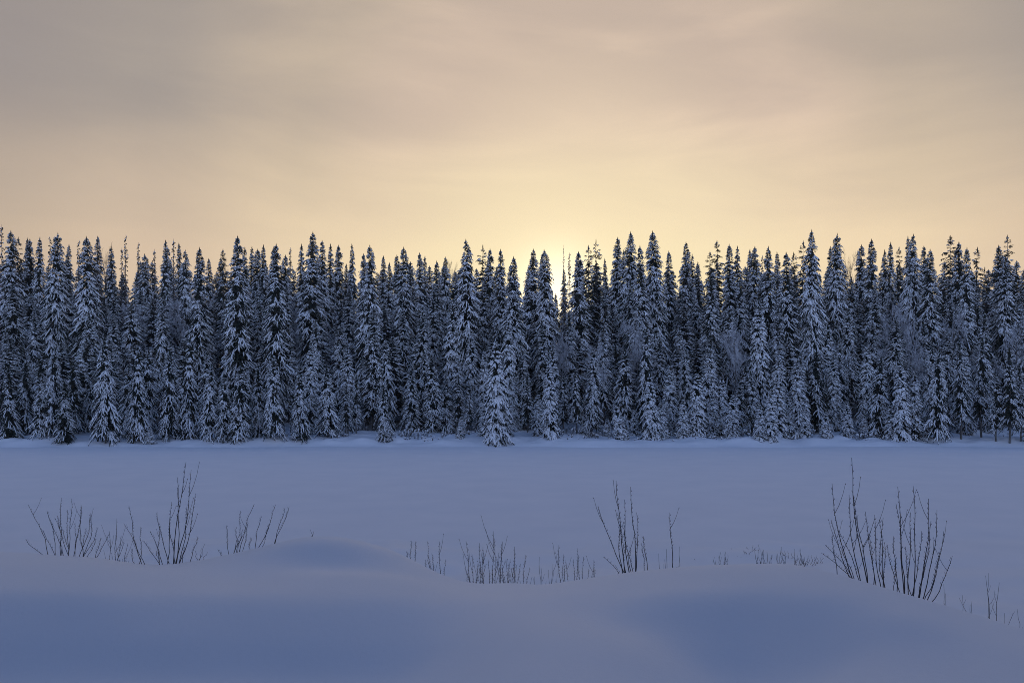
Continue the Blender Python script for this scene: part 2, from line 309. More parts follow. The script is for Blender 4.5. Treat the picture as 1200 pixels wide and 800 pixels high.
PROTO = {}
def spruce(name, H, width, hb, seed, step=0.34, per=6.0, snow=0.8, prof=0.75, droop=0.55, gaps=0.0, topth=0.0, fat=1.0, fingers=4, stub=0):
    """One spruce: a trunk mesh and a crown mesh of drooping snow-laden boughs."""
    g = np.random.default_rng(seed)
    lean = g.normal(0, 0.006, 2); zs = np.linspace(0, H, 12)
    bend = lambda z: np.stack([lean[0]*z + 0.10*np.sin(z/H*5+seed), lean[1]*z + 0.10*np.cos(z/H*4+seed) - 0.10, z], -1)
    tv, tf = tube(bend(zs), 0.012*H*(1 - zs/H*0.97) + 0.012, 7)
    tm = mesh('spruce_trunk', tv, tf, [M_bark])
    nb = int((H - hb) / step * per * 1.55)
    t = g.random(nb)**0.85; z0 = hb + (H - hb - 0.15) * t
    az = g.random(nb) * 2*math.pi
    Lm = width/2 * ((1 - t)**prof) * (0.55 + 0.45*np.minimum(1, t*9 + 0.35))
    # clumpy outline: length varies smoothly with height and direction
    Lb = Lm * (0.88 + 0.13*np.sin(z0*1.7/ (H/14) + 2.0*np.sin(az + seed)) + 0.17*g.normal(size=nb)) + 0.16
    if gaps > 0:
        keep = (np.sin(z0*2.1 + 3*np.sin(az*1.0+seed)) + g.normal(size=nb)*0.5) > (-1.4 + 2.0*gaps*np.clip(t*1.6-0.2, 0, 1))
        z0, az, t, Lb = z0[keep], az[keep], t[keep], Lb[keep]; nb = len(z0)
    Lb = np.clip(Lb, 0.15, width)
    pitch = np.where(t > 0.9, 0.75, np.interp(t, [0, 0.5, 0.85, 1.0], [-0.35, -0.10, 0.30, 0.9])) + g.normal(0, 0.12, nb)
    dr = droop * (0.7 + 0.6*g.random(nb)) * np.interp(t, [0, 0.7, 1], [1.0, 1.0, 0.25])
    ax = bend(z0)
    def pt(s, k=slice(None)):
        r = Lb[k]*s*np.cos(pitch[k]*0.6)
        return np.stack([ax[k][:,0] + np.cos(az[k])*r, ax[k][:,1] + np.sin(az[k])*r, z0[k] + Lb[k]*(np.sin(pitch[k])*s - dr[k]*s**1.7)], 1)
    sz = H/24.0; base = (0.050 + 0.028*Lb)*fat
    one = np.ones(nb); parts = []
    P0, P1, P2 = pt(0.12*one), pt(0.58*one), pt(1.0*one)
    parts.append((*spindles(P0, P1, P2, base*1.15, base*0.55), 0))
    hang = np.array([0, 0, -1.0])
    sn_load = np.clip(snow + 0.12 + 0.34*np.sin(z0*0.9 + az*2 + seed) + 0.25*g.normal(size=nb), 0, 1.35)
    sn_load *= np.interp(t, [0, 0.06, 0.72, 1.0], [0.75, 1.0, 1.0, 0.5])
    ssel = sn_load > 0.28
    off = np.stack([np.cos(az)*0.35, np.sin(az)*0.35, np.ones(nb)*0.9], 1)*(base*0.70)[:, None]
    a0, a1, a2 = pt(0.34*one), pt(0.68*one), pt(1.0*one)
    sh = base*(0.42+0.42*sn_load)
    parts.append((*spindles((a0+off)[ssel], (a1+off)[ssel], (a2+off*0.6)[ssel], (base*(0.88+0.42*sn_load))[ssel], sh[ssel], 0.15), 1))
    for j in range(fingers):
        s = (0.28 + 0.66*(j+0.5)/fingers) * one + g.normal(0, 0.04, nb)
        sgn = 1 if j % 2 else -1
        o = pt(s); a = az + sgn*(0.85 + 0.25*g.normal(size=nb)); fl = Lb*(0.46 - 0.22*s)*(0.7+0.6*g.random(nb)) + 0.10
        dirv = np.stack([np.cos(a), np.sin(a), np.full(nb, 0.0)], 1)
        dz = -(0.35 + 0.75*dr + 0.25*g.random(nb))
        e = o + dirv*fl[:, None]; e[:, 2] += dz*fl
        mdl = o + dirv*(fl*0.55)[:, None]; mdl[:, 2] += dz*fl*0.38
        fw = base*(0.55+0.3*g.random(nb))
        sel = fl > 0.16
        parts.append((*spindles(o[sel], mdl[sel], e[sel], fw[sel], (fw*0.6)[sel]), 0))
        q = sel & (g.random(nb) < sn_load) & (sn_load > 0.25)
        o2 = o + off*1.0; m2 = mdl + off*1.0; e2 = o2 + (e - o)*0.80
        parts.append((*spindles(o2[q], m2[q], e2[q], (fw*(0.62+0.40*sn_load))[q], (fw*(0.5+0.42*sn_load))[q], 0.1), 1))
    # inner twigs without snow, close to the trunk
    m = nb; ti = g.random(m)**0.9; zi = hb*0.9 + (H - hb)*0.93*ti; ai = g.random(m)*6.28; bi = bend(zi)
    Li = width/2*((1-ti)**prof)*0.62*(0.7+0.5*g.random(m)) + 0.12
    ei = bi + np.stack([np.cos(ai)*Li, np.sin(ai)*Li, -0.35*Li], 1)
    parts.append((*spindles(bi, (bi+ei)/2 + np.array([0, 0, 0.05]), ei, 0.10+0.10*Li, 0.05+0.05*Li), 0))
    # leader and its tuft
    k = 9; zt = np.linspace(H-0.9*sz-0.3, H+0.05, k); ang = g.random(k)*6.28
    q0 = bend(zt); q2 = q0 + np.stack([np.cos(ang)*0.28, np.sin(ang)*0.28, np.full(k, 0.25)], 1)*(0.9-0.07*np.arange(k))[:, None]
    parts.append((*spindles(q0, (q0+q2)/2, q2, np.full(k, 0.05), np.full(k, 0.05)), 0))
    top = bend(np.array([H-1.0])); tip = bend(np.array([H+0.35]))
    parts.append((*spindles(top, (top+tip)/2, tip, np.array([0.10]), np.array([0.10])), 0))
    v, f, mi = merge(parts)
    cm = mesh('spruce_crown', v, f, [M_needle, M_snowt], mi, smooth=True)
    PROTO[name] = dict(H=H, trunk=tm, crown=cm, W=width)

def snag(name, H, seed, reach=1.0, live=0.0, snow=0.35):
    """A thin, nearly bare conifer: a spar with short broken twigs."""
    g = np.random.default_rng(seed); zs = np.linspace(0, H, 10)
    p = np.stack([0.12*np.sin(zs/H*3+seed), 0.1*np.cos(zs/H*2), zs], 1)
    tv, tf = tube(p, (0.0042 if live < 0 else 0.0075)*H*(1-zs/H*0.93)+0.012, 6); tm = mesh('snag_trunk', tv, tf, [M_bark])
    nb = int(H*7); t = g.random(nb); z0 = H*(0.35+0.645*t); az = g.random(nb)*6.28; Lb = reach*(0.25+0.9*(1-t)**0.6)*(0.35+0.8*g.random(nb))
    o = np.stack([np.interp(z0, zs, p[:,0]), np.interp(z0, zs, p[:,1]), z0], 1)
    e = o + np.stack([np.cos(az)*Lb, np.sin(az)*Lb, Lb*(-0.15+0.3*g.normal(size=nb))], 1); m = (o+e)/2 - np.array([0,0,0.06])
    parts = [(*spindles(o, m, e, np.full(nb, 0.035), np.full(nb, 0.035)), 0)]
    q = g.random(nb) < 0.55 + live
    w = 0.07 + 0.07*g.random(nb)
    parts.append((*spindles((o*.3+e*.7)[q], (o*.15+e*.85)[q]-np.array([0,0,0.1]), e[q]-np.array([0,0,0.12]), w[q], w[q]), 1))
    q = g.random(nb) < snow; up = np.array([0,0,0.08])
    parts.append((*spindles((o*.5+e*.5)[q]+up, (o*.25+e*.75)[q]+up, e[q]+up*.5, w[q]*.8, w[q]*.7), 2))
    v, f, mi = merge(parts); cm = mesh('snag_crown', v, f, [M_bark, M_needle, M_snowt], mi)
    PROTO[name] = dict(H=H, trunk=tm, crown=cm, W=reach*2)

def hardwood(name, H, seed, spread=0.45, frosty=True, arch=0.0, twigs=5, lvl=4):
    """A leafless broadleaf tree with twigs, frosted or bare."""
    g = random.Random(seed); parts = []; tr = []
    def grow(p, d, ln, r, l):
        pts = [np.array(p)]; dd = np.array(d, float)
        for i in range(4):
            dd = dd + np.array([g.gauss(0, .10), g.gauss(0, .10), (0.05 - arch*(0.22 if l else 0))]); dd /= np.linalg.norm(dd)
            pts.append(pts[-1] + dd*ln/4)
        r = max(r, 0.022 if frosty else 0.013); rad = np.linspace(r, r*0.5, 5); v, f = tube(pts, rad, 5 if l < 2 else 3)
        (tr if l == 0 else parts).append((v, f, 0))
        if l >= lvl: return
        nchild = {0: 9, 1: 6, 2: 5, 3: twigs}[l]
        for c in range(nchild):
            s = g.uniform(0.35, 1.0) if l else 0.35 + 0.65*(c+0.5)/nchild
            k = min(int(s*4), 3); q = pts[k] + (pts[k+1]-pts[k])*(s*4-k)
            a = g.uniform(0, 6.28); tilt = g.uniform(0.35, 0.8) * (1 if l else 0.85)
            b = np.cross(dd, [math.cos(a), math.sin(a), 0.2]); b /= max(np.linalg.norm(b), 1e-6)
            nd = dd*math.cos(tilt) + b*math.sin(tilt)
            grow(q, nd, ln*g.uniform(0.42, 0.62)*(1.0 if l else 0.62)*(1.15-0.5*s if l == 0 else 1), r*0.42, l+1)
    grow((0, 0, 0), (0, 0, 1), H*0.86, 0.011*H, 0)
    v, f, _ = merge(tr)
    # twigs thickened by rime
    v2, f2, mi = merge(parts); k = np.array([1, 1, H/v2[:, 2].max()]); wmax = np.percentile(np.hypot(v2[:, 0], v2[:, 1]), 99); k[:2] = min(1, H*spread/2/wmax)
    tm = mesh('hardwood_trunk', v*k, f, [M_bark]); cm = mesh('hardwood_crown', v2*k, f2, [M_frost if frosty else M_stem], mi)
    PROTO[name] = dict(H=H, trunk=tm, crown=cm, W=H*spread)

for i in range(6):   # tall, dense, columnar
    spruce('tall%d' % i, 25, 5.2+0.25*(i % 3), 4.0+i*0.5, 100+i, step=0.36, per=6.2, snow=0.58+0.07*(i % 3), prof=0.62+0.05*(i % 2), droop=0.55+0.1*(i % 3), gaps=0.12)
for i in range(4):   # tall with narrow spires
    spruce('spire%d' % i, 25, 3.9+0.3*(i % 2), 5.0, 120+i, step=0.36, per=5.6, snow=0.58, prof=0.72, droop=0.7, gaps=0.2)
for i in range(3):   # loose open crowns
    spruce('loose%d' % i, 25, 5.6, 9.0, 140+i, step=0.62, per=4.2, snow=0.30, prof=0.62, droop=0.25, gaps=0.6, fingers=5)
for i in range(5):   # middle storey
    spruce('mid%d' % i, 15, 4.0+0.3*(i % 3), 1.6+0.5*(i % 3), 160+i, step=0.33, per=6.0, snow=0.66+0.08*(i % 3), prof=0.62, droop=0.6+0.08*(i % 3), gaps=0.12, fat=0.92)
for i in range(5):   # front row
    spruce('low%d' % i, 9.5, 3.0+0.3*(i % 3), 0.7+0.4*(i % 3), 180+i, step=0.28, per=5.2, snow=0.66+0.1*(i % 3), prof=0.60, droop=0.75+0.1*(i % 2), gaps=0.12, fat=0.85)
for i in range(3):   # loaded thickly with snow
    spruce('laden%d' % i, 9.5, 2.5+0.3*i, 0.5, 200+i, step=0.28, per=5.0, snow=1.35, prof=0.60, droop=0.95, gaps=0.0, fat=1.3)
for i in range(4):   # middle storey, deep snow on every bough
    spruce('snowy%d' % i, 15, 3.8+0.3*(i % 2), 1.2, 230+i, step=0.34, per=6.0, snow=1.05+0.1*(i % 2), prof=0.6, droop=0.8, gaps=0.0, fat=1.15)
for i in range(3):   # dark young trees, little snow
    spruce('dark%d' % i, 9.5, 3.6, 0.3, 210+i, step=0.26, per=6.0, snow=0.36, prof=0.58, droop=0.6, gaps=0.0, fat=0.9)
for i in range(2):   # thin poles, crown only high up, dead twigs below
    spruce('pole%d' % i, 11, 2.4, 2.6, 220+i, step=0.34, per=4.6, snow=0.62, prof=0.55, droop=0.7, gaps=0.1, fat=0.8)
snag('snag0', 25, 1, 0.9, 0.3); snag('snag1', 25, 2, 0.75, 0.1); snag('bare', 25, 3, 0.45, -0.45, 0.1)
for i in range(3): hardwood('frosted%d' % i, 13, 30+i, 0.5, True, arch=(0.0, 0.25, 0.9)[i])
for i in range(2): hardwood('leafless%d' % i, 22, 40+i, 0.24, False, lvl=4)

TREES = []
def tree(kind, px, tip, y, base_row=None, wide=1.0, tilt=0.0):
    """Stand a tree at distance y so that its tip reaches the traced height."""
    if base_row is not None:                 # find the distance where the bank is seen at that row
        ys = np.linspace(95.2, 112, 120); xs = (px-CX)/F*ys
        y = float(ys[np.argmin(np.abs(HY + F*(EYE-far_height(xs, ys))/ys - base_row))])
    x = (px-CX)/F*y; zb = fh(x, y) - 0.12; H = EYE - (tip-HY)/F*y - zb
    P = PROTO[kind]; s = H/P['H']; r = link('tree', None, None, (x, y, zb))
    ws = s**0.6 * wide * (1.0 if kind.startswith('laden') else rnd.uniform(0.78, 1.0))
    r.scale = (ws, ws, s); r.rotation_euler = (0, R(tilt), rnd.uniform(0, 6.28) if not tilt else 0)
    nm = 'spruce_tree' if kind[:4] not in ('snag', 'bare', 'fros', 'leaf') else {'snag': 'dying_conifer', 'bare': 'dead_snag', 'fros': 'frosted_tree', 'leaf': 'leafless_tree'}[kind[:4]]
    r.name = nm
    link('trunk', P['trunk'], r); link('crown', P['crown'], r)
    TREES.append(dict(o=r, kind=kind.rstrip('0123456789'), px=px, tip=tip, y=y, H=H, name=nm)); return r

# skyline, traced tip by tip: (photo column, photo row of the tip, look)
SKY = [(3,263,'sn'),(12,272,'t'),(22,279,'l'),(31,280,'s'),(37,282,'t'),(46,279,'s'),(59,277,'sn'),(67,274,'T'),(81,288,'s'),(92,281,'sn'),(104,279,'T'),(114,278,'s'),
 (130,289,'s'),(142,290,'sn'),(147,275,'sn'),(162,284,'sn'),(171,299,'t'),(181,292,'sn'),(193,283,'s'),(197,291,'t'),(204,280,'sn'),(210,286,'s'),(217,294,'t'),
 (233,292,'T'),(244,304,'s'),(258,302,'s'),(263,293,'l'),(277,279,'T'),(286,291,'s'),(294,290,'s'),(303,293,'t'),(308,288,'s'),(319,290,'t'),(324,288,'T'),(335,300,'t'),
 (340,290,'sn'),(352,287,'s'),(364,273,'T'),(379,283,'t'),(386,287,'s'),(396,289,'t'),(405,310,'s'),(412,287,'s'),(425,298,'t'),(433,289,'T'),(450,301,'s'),(457,309,'s'),
 (465,300,'t'),(472,291,'T'),(480,311,'s'),(490,297,'t'),(498,301,'s'),(510,307,'T'),(522,302,'t'),(546,282,'T'),(567,288,'l'),(573,293,'t'),(587,294,'T'),
 (598,311,'s'),(605,302,'T'),(623,293,'t'),(634,301,'s'),(640,294,'T'),(661,287,'b'),(660,316,'s'),(651,345,'s'),(667,296,'sn'),(676,297,'T'),(688,289,'l'),(698,282,'l'),(709,304,'s'),(723,279,'t'),
 (730,294,'s'),(740,273,'t'),(752,289,'T'),(767,272,'T'),(785,295,'t'),(803,285,'t'),(811,299,'s'),(819,308,'s'),(832,295,'l'),(842,283,'l'),(856,287,'T'),
 (865,290,'s'),(878,293,'s'),(884,290,'t'),(893,299,'sn'),(902,290,'T'),(911,296,'s'),(924,297,'T'),(932,297,'l'),(942,283,'l'),(951,271,'T'),(973,290,'s'),(980,275,'T'),
 (1010,288,'t'),(1020,282,'T'),(1036,294,'s'),(1043,285,'s'),(1055,290,'l'),(1064,278,'s'),(1070,276,'T'),(1082,289,'t'),(1094,293,'T'),(1112,278,'l'),(1126,285,'t'),
 (1132,292,'T'),(1143,291,'l'),(1155,314,'l'),(1172,289,'t'),(1177,301,'T'),(1180,277,'l'),(1200,316,'t'),
 (-14,280,'t'),(-30,284,'T'),(1216,290,'t'),(1232,284,'T')]
pick = lambda base, n: base + str(rnd.randrange(n))
for px, tip, lk in SKY:
    if lk == 'T': tree(pick('tall', 6), px, tip, rnd.uniform(108, 117))
    elif lk == 't': tree(pick('tall', 6), px, tip, rnd.uniform(121, 136))
    elif lk == 's': tree(pick('spire', 4), px, tip, rnd.uniform(122, 138))
    elif lk == 'l': tree(pick('loose', 3), px, tip, rnd.uniform(128, 142))
    elif lk == 'sn': tree(pick('snag', 2), px, tip, rnd.uniform(128, 140))
    elif lk == 'b': tree('bare', px, tip, 132)
# second storey below the skyline
def row(step, t0, t1, y0, y1, kinds, jit, seed):
    q = random.Random(seed); px = -25 + q.uniform(0, step)
    while px < 1228:
        tip = q.uniform(t0, t1)
        if abs(px - 651) < 15 and tip < 372: tip = 385
        k, n = q.choice(kinds)
        p = np.interp(px, [0, 420, 640, 900, 1200], [0.08, 0.18, 0.6, 0.55, 0.45])     # more snow kept on the sheltered trees from the middle to the right
        if k in ('mid', 'low') and q.random() < p: k, n = 'snowy', 4
        elif k in ('mid', 'low') and px < 260 and q.random() < 0.35: k, n = 'dark', 3
        tree(k + str(q.randrange(n)), px, tip, q.uniform(y0, y1)); px += step*q.uniform(1-jit, 1+jit)
row(31, 318, 348, 113, 122, [('tall', 6), ('tall', 6), ('spire', 4)], 0.35, 1)
row(31, 352, 392, 106, 113, [('mid', 5), ('mid', 5), ('tall', 6)], 0.35, 2)
row(35, 395, 430, 102.5, 107, [('mid', 5), ('mid', 5), ('low', 5)], 0.35, 3)
# front row, traced: (column, tip row, base row, look)
FRONT = [(-12,420,514,'low'),(10,432,514,'dark'),(30,425,509,'dark'),(48,440,512,'low'),(62,410,512,'low'),(76,448,517,'dark'),(80,411,498,'low'),(106,425,504,'low'),(124,398,519,'low'),(150,430,512,'low'),
 (163,405,517,'low'),(176,500,519,'laden'),(199,412,514,'low'),(216,425,514,'pole'),(224,396,514,'low'),(247,430,514,'low'),(247,510,516,'laden'),(264,440,515,'low'),(281,428,516,'low'),(303,430,512,'low'),(321,420,515,'low'),(352,428,516,'low'),
 (384,430,512,'low'),(405,452,511,'pole'),(418,440,508,'pole'),(428,455,502,'pole'),(450,452,515,'low'),(480,430,503,'low'),(498,412,504,'low'),(508,434,502,'laden'),(522,445,507,'low'),(536,440,508,'pole'),(549,448,509,'pole'),
 (581,400,516,'laden'),(600,430,504,'low'),(618,440,507,'pole'),(645,428,512,'laden'),(660,440,507,'pole'),(676,430,508,'pole'),(701,458,502,'laden'),(722,405,496,'dark'),(728,474,515,'laden'),(757,385,504,'low'),
 (764,440,514,'laden'),(786,428,509,'low'),(815,437,513,'laden'),(823,438,506,'laden'),(834,460,511,'laden'),(847,442,509,'laden'),(866,450,508,'low'),(880,436,509,'low'),(903,455,515,'laden'),(913,442,511,'laden'),
 (925,458,511,'laden'),(934,420,511,'low'),(956,412,506,'dark'),(977,416,505,'low'),(994,470,512,'laden'),(1032,420,513,'low'),(1057,428,515,'laden'),(1072,434,514,'low'),(1098,412,516,'low'),(1126,400,514,'pole'),
 (1150,398,512,'pole'),(1167,440,517,'pole'),(1183,410,520,'pole'),(1196,430,517,'pole'),(1214,410,518,'low'),
 (452,494,515,'laden'),(540,488,513,'laden'),(566,478,510,'laden'),(596,470,511,'laden'),(630,462,511,'laden'),(686,482,511,'laden'),(712,490,510,'laden'),(744,480,510,'laden'),(776,470,512,'laden'),
 (800,468,513,'laden'),(857,462,512,'laden'),(890,474,514,'laden'),(944,476,512,'laden'),(968,484,512,'laden'),(1012,480,513,'laden'),(1045,474,514,'laden'),(1085,488,514,'laden')]
for px, tip, b, lk in FRONT:
    if lk == 'low' and px > 540 and rnd.random() < 0.55: lk = 'snowy'
    n = {'low': 5, 'dark': 3, 'laden': 3, 'pole': 2, 'snowy': 4}[lk]
    tree(lk + str(rnd.randrange(n)), px, tip, 100, base_row=b, tilt=(-9 if px == 728 else 0), wide=(1.25 if b - tip < 20 else 1.0))
# leafless and frosted broadleaf trees among the spruces
for px, tip, y, k in [(232,338,113,'frosted0'),(214,346,117,'frosted1'),(150,352,114,'frosted1'),(345,346,116,'frosted0'),(652,388,110,'frosted0'),(703,400,104,'frosted1'),
    (738,372,108,'frosted1'),(862,376,106,'frosted0'),(1048,338,107,'frosted2'),(1078,358,105,'frosted2'),(1112,345,108,'frosted2'),(1190,372,107,'frosted2')]:
    tree(k, px, tip, y)
for px, tip, y, k in [(123,282,132,'leafless0'),(533,303,133,'leafless1'),(270,296,134,'leafless1'),(996,290,134,'leafless0')]:
    tree(k, px, tip, y)

# the closed wood behind the skyline trees, seen only as dark filling between them
def wood():
    g = np.random.default_rng(900); srcs = [PROTO['back%d' % i] for i in range(3)]; VV, FF, MM, o = [], [], [], 0
    for dist, tiprow, stp in ((143, 311, 17.0), (152, 316, 19.0), (119, 352, 27.0), (110, 398, 29.0)):
        px = -280.0
        while px < 1480:
            if abs(px - 651) > 19:
                tip = tiprow + g.uniform(-5, 14); y = dist + g.uniform(-3.5, 3.5); x = (px-CX)/F*y; zb = fh(x, y) - 0.2; H = EYE - (tip-HY)/F*y - zb
                P = srcs[int(g.integers(3))]; a = g.uniform(0, 6.28)
                for me, off in ((P['crown'], 0), (P['trunk'], 2)):
                    n = len(me.vertices); v = np.zeros(n*3, np.float32); me.vertices.foreach_get('co', v); v = v.reshape(-1, 3)
                    f = np.zeros(len(me.polygons)*3, np.int32); me.polygons.foreach_get('vertices', f); mi = np.zeros(len(me.polygons), np.int32); me.polygons.foreach_get('material_index', mi)
                    c, s_ = math.cos(a), math.sin(a)
                    w = np.stack([x + v[:, 0]*c - v[:, 1]*s_, y + v[:, 0]*s_ + v[:, 1]*c, zb + v[:, 2]*H/P['H']], 1)
                    VV.append(w); FF.append(f.reshape(-1, 3) + o); MM.append(mi + off); o += n
            px += stp*g.uniform(0.75, 1.25)
    ob = link('forest', mesh('forest', np.concatenate(VV), np.concatenate(FF), [M_needle, M_snowt, M_bark], np.concatenate(MM)))
    ob['kind'] = 'stuff'; ob['label'] = 'dense snowy spruce wood filling the gaps behind and between the nearer trees'; ob['category'] = 'forest'
for i in range(3): spruce('back%d' % i, 25, 5.0, 5.0, 250+i, step=0.55, per=5.5, snow=0.72, prof=0.6, droop=0.6, fat=1.25, fingers=2)
wood()

def undergrowth():
    g = np.random.default_rng(77); n = 900; X = g.uniform(-78, 78, n); Y = g.uniform(97.6, 108, n)
    Y = np.where(g.random(n) < 0.5, 97.4 + 3.5*g.random(n)**1.5, Y); parts = []
    keep = vnoise(X, Y, 6, 91) > -0.12; X, Y = X[keep], Y[keep]; n = len(X); Z = far_height(X, Y)
    hgt = g.uniform(0.25, 1.3, n)*np.clip((Y-97)/3, 0.35, 1)
    for k in range(9):
        a = g.uniform(0, 6.28, n); sp = g.uniform(0.1, 0.7, n)*hgt; h = hgt*g.uniform(0.5, 1.1, n)
        p0 = np.stack([X, Y, Z-0.1], 1); p2 = np.stack([X+np.cos(a)*sp, Y+np.sin(a)*sp, Z+h], 1)
        parts.append((*spindles(p0, (p0+p2)/2 + np.array([0, 0, 0.08]), p2, np.full(n, 0.022), np.full(n, 0.022)), 0 if k % 3 else 1))
        if k % 3 == 0:
            q = p0*0.35 + p2*0.65; w = g.uniform(0.05, 0.14, n)
            parts.append((*spindles(q, (q+p2)/2+np.array([0, 0, 0.06]), p2+np.array([0, 0, 0.02]), w, w*0.8), 2))
    v, f, mi = merge(parts); o = link('undergrowth', mesh('undergrowth', v, f, [M_bark, M_frost, M_snowt], mi))
    o['kind'] = 'stuff'; o['label'] = 'low snowy brush and twigs along the foot of the forest'; o['category'] = 'undergrowth'
undergrowth()

# ---------------------------------------------------------------- thin frosty haze over the valley
def haze():
    x, y0, y1, z0, z1 = 505, -205, 505, -4.5, 47
    v = [(a, b, c) for c in (z0, z1) for b in (y0, y1) for a in (-x, x)]
    f = [(0,2,3,1),(4,5,7,6),(0,1,5,4),(2,6,7,3),(0,4,6,2),(1,3,7,5)]
    m = bpy.data.materials.new('haze'); m.use_nodes = True; t = m.node_tree; t.nodes.clear()
    pv = N(t, 'ShaderNodeVolumePrincipled'); pv.inputs['Color'].default_value = (0.88, 0.92, 1.0, 1); pv.inputs['Density'].default_value = HAZE; pv.inputs['Anisotropy'].default_value = 0.2
    L(t, pv.outputs[0], N(t, 'ShaderNodeOutputMaterial').inputs['Volume'])
    o = link('haze', mesh('haze', v, f, [m], smooth=False)); o['kind'] = 'stuff'
HAZE = 0.0002
if HAZE: haze()

# ---------------------------------------------------------------- labels of the trees: found from landmarks along the skyline and the bank
ORD = ['first', 'second', 'third', 'fourth', 'fifth', 'sixth', 'seventh', 'eighth', 'ninth', 'tenth', 'eleventh', 'twelfth', 'thirteenth', 'fourteenth', 'fifteenth']
LOOK = {'tall': 'dense snowy spruce', 'spire': 'slim snowy spruce', 'loose': 'ragged open spruce', 'mid': 'snowy spruce', 'low': 'snow-dusted spruce', 'laden': 'snow-laden spruce', 'snowy': 'thickly snowed spruce',
        'dark': 'dark dusted spruce', 'pole': 'thin-stemmed spruce', 'snag': 'half-bare conifer', 'bare': 'bare dead pole', 'frosted': 'rime-frosted leafless tree', 'leafless': 'bare broadleaf crown'}
LAND = [(3, 'the leftmost tip'), (67, 'the tall left-end spire'), (147, 'the tallest half-bare conifer'), (277, "the notch's tall spire"), (364, "the left half's tallest spire"),
        (433, 'the broad left-centre spire'), (546, "the sunset's tall left spire"), (651, 'the sunset gap'), (698, "the sunset's ragged right top"), (767, 'the tallest centre-right spire'),
        (842, 'the open centre-right top'), (951, "the right half's broadest spire"), (1070, 'the right-end twin spires'), (1180, 'the open right-edge top')]
def place(px, xs):                           # (ordinal, side, landmark) counted among xs
    l = min(LAND, key=lambda q: abs(q[0]-px)); s = 'left' if px < l[0] else 'right'
    between = [q for q in xs if (px <= q < l[0]-1 if s == 'left' else l[0]+1 < q <= px)]
    return l, s, len(between)
used = {}
def setlabel(t, text):
    while text in used: text += ' again'
    used[text] = 1; t['o']['label'] = text; t['o']['category'] = 'tree'
lay = {'sky': [], 'upper': [], 'middle': [], 'lower': [], 'front': []}
nS = len(SKY); seq = list(TREES)
for i, t in enumerate(seq):
    if i < nS: lay['sky'].append(t)
for t in seq[nS:]:
    if t['kind'] in ('frosted', 'leafless'): continue
    if t['tip'] < 350: lay['upper'].append(t)
    elif t in seq[-16-len(FRONT):-16]: lay['front'].append(t)
    elif t['tip'] < 393: lay['middle'].append(t)
    else: lay['lower'].append(t)
WHERE = {'sky': 'on the skyline', 'upper': 'under the skyline', 'middle': 'at mid forest height', 'lower': 'behind the front row', 'front': 'in the front row'}
GRP = {'sky': 'conifers along the skyline', 'upper': 'spruces just under the skyline', 'middle': 'spruces half way up the forest', 'lower': 'spruces behind the front row', 'front': 'spruces in the front row on the far bank'}
for key, ts in lay.items():
    xs = [t['px'] for t in ts]
    for t in ts:
        l, s, n = place(t['px'], xs)
        if key == 'sky' and any(abs(q[0]-t['px']) < 0.5 for q in LAND) and t['px'] != 651:
            txt = LOOK[t['kind']] + ' on the skyline, ' + l[1]
        elif n == 0: txt = LOOK[t['kind']] + ' ' + WHERE[key] + ' straight below ' + l[1]
        else: txt = f"{LOOK[t['kind']]} {WHERE[key]}, {ORD[n-1]} {s} of {l[1]}"
        setlabel(t, txt); t['o']['group'] = GRP[key]
for k, g in (('frosted', 'frosted leafless trees among the spruces'), ('leafless', 'bare crowns on the skyline')):
    ts = [t for t in seq if t['kind'] == k]; xs = [t['px'] for t in ts]
    for t in ts:
        l, s, n = place(t['px'], xs)
        setlabel(t, f"{LOOK[k]} {'below' if k == 'frosted' else 'between'} the tops, {ORD[max(n,1)-1]} {s} of {l[1]}"); t['o']['group'] = g

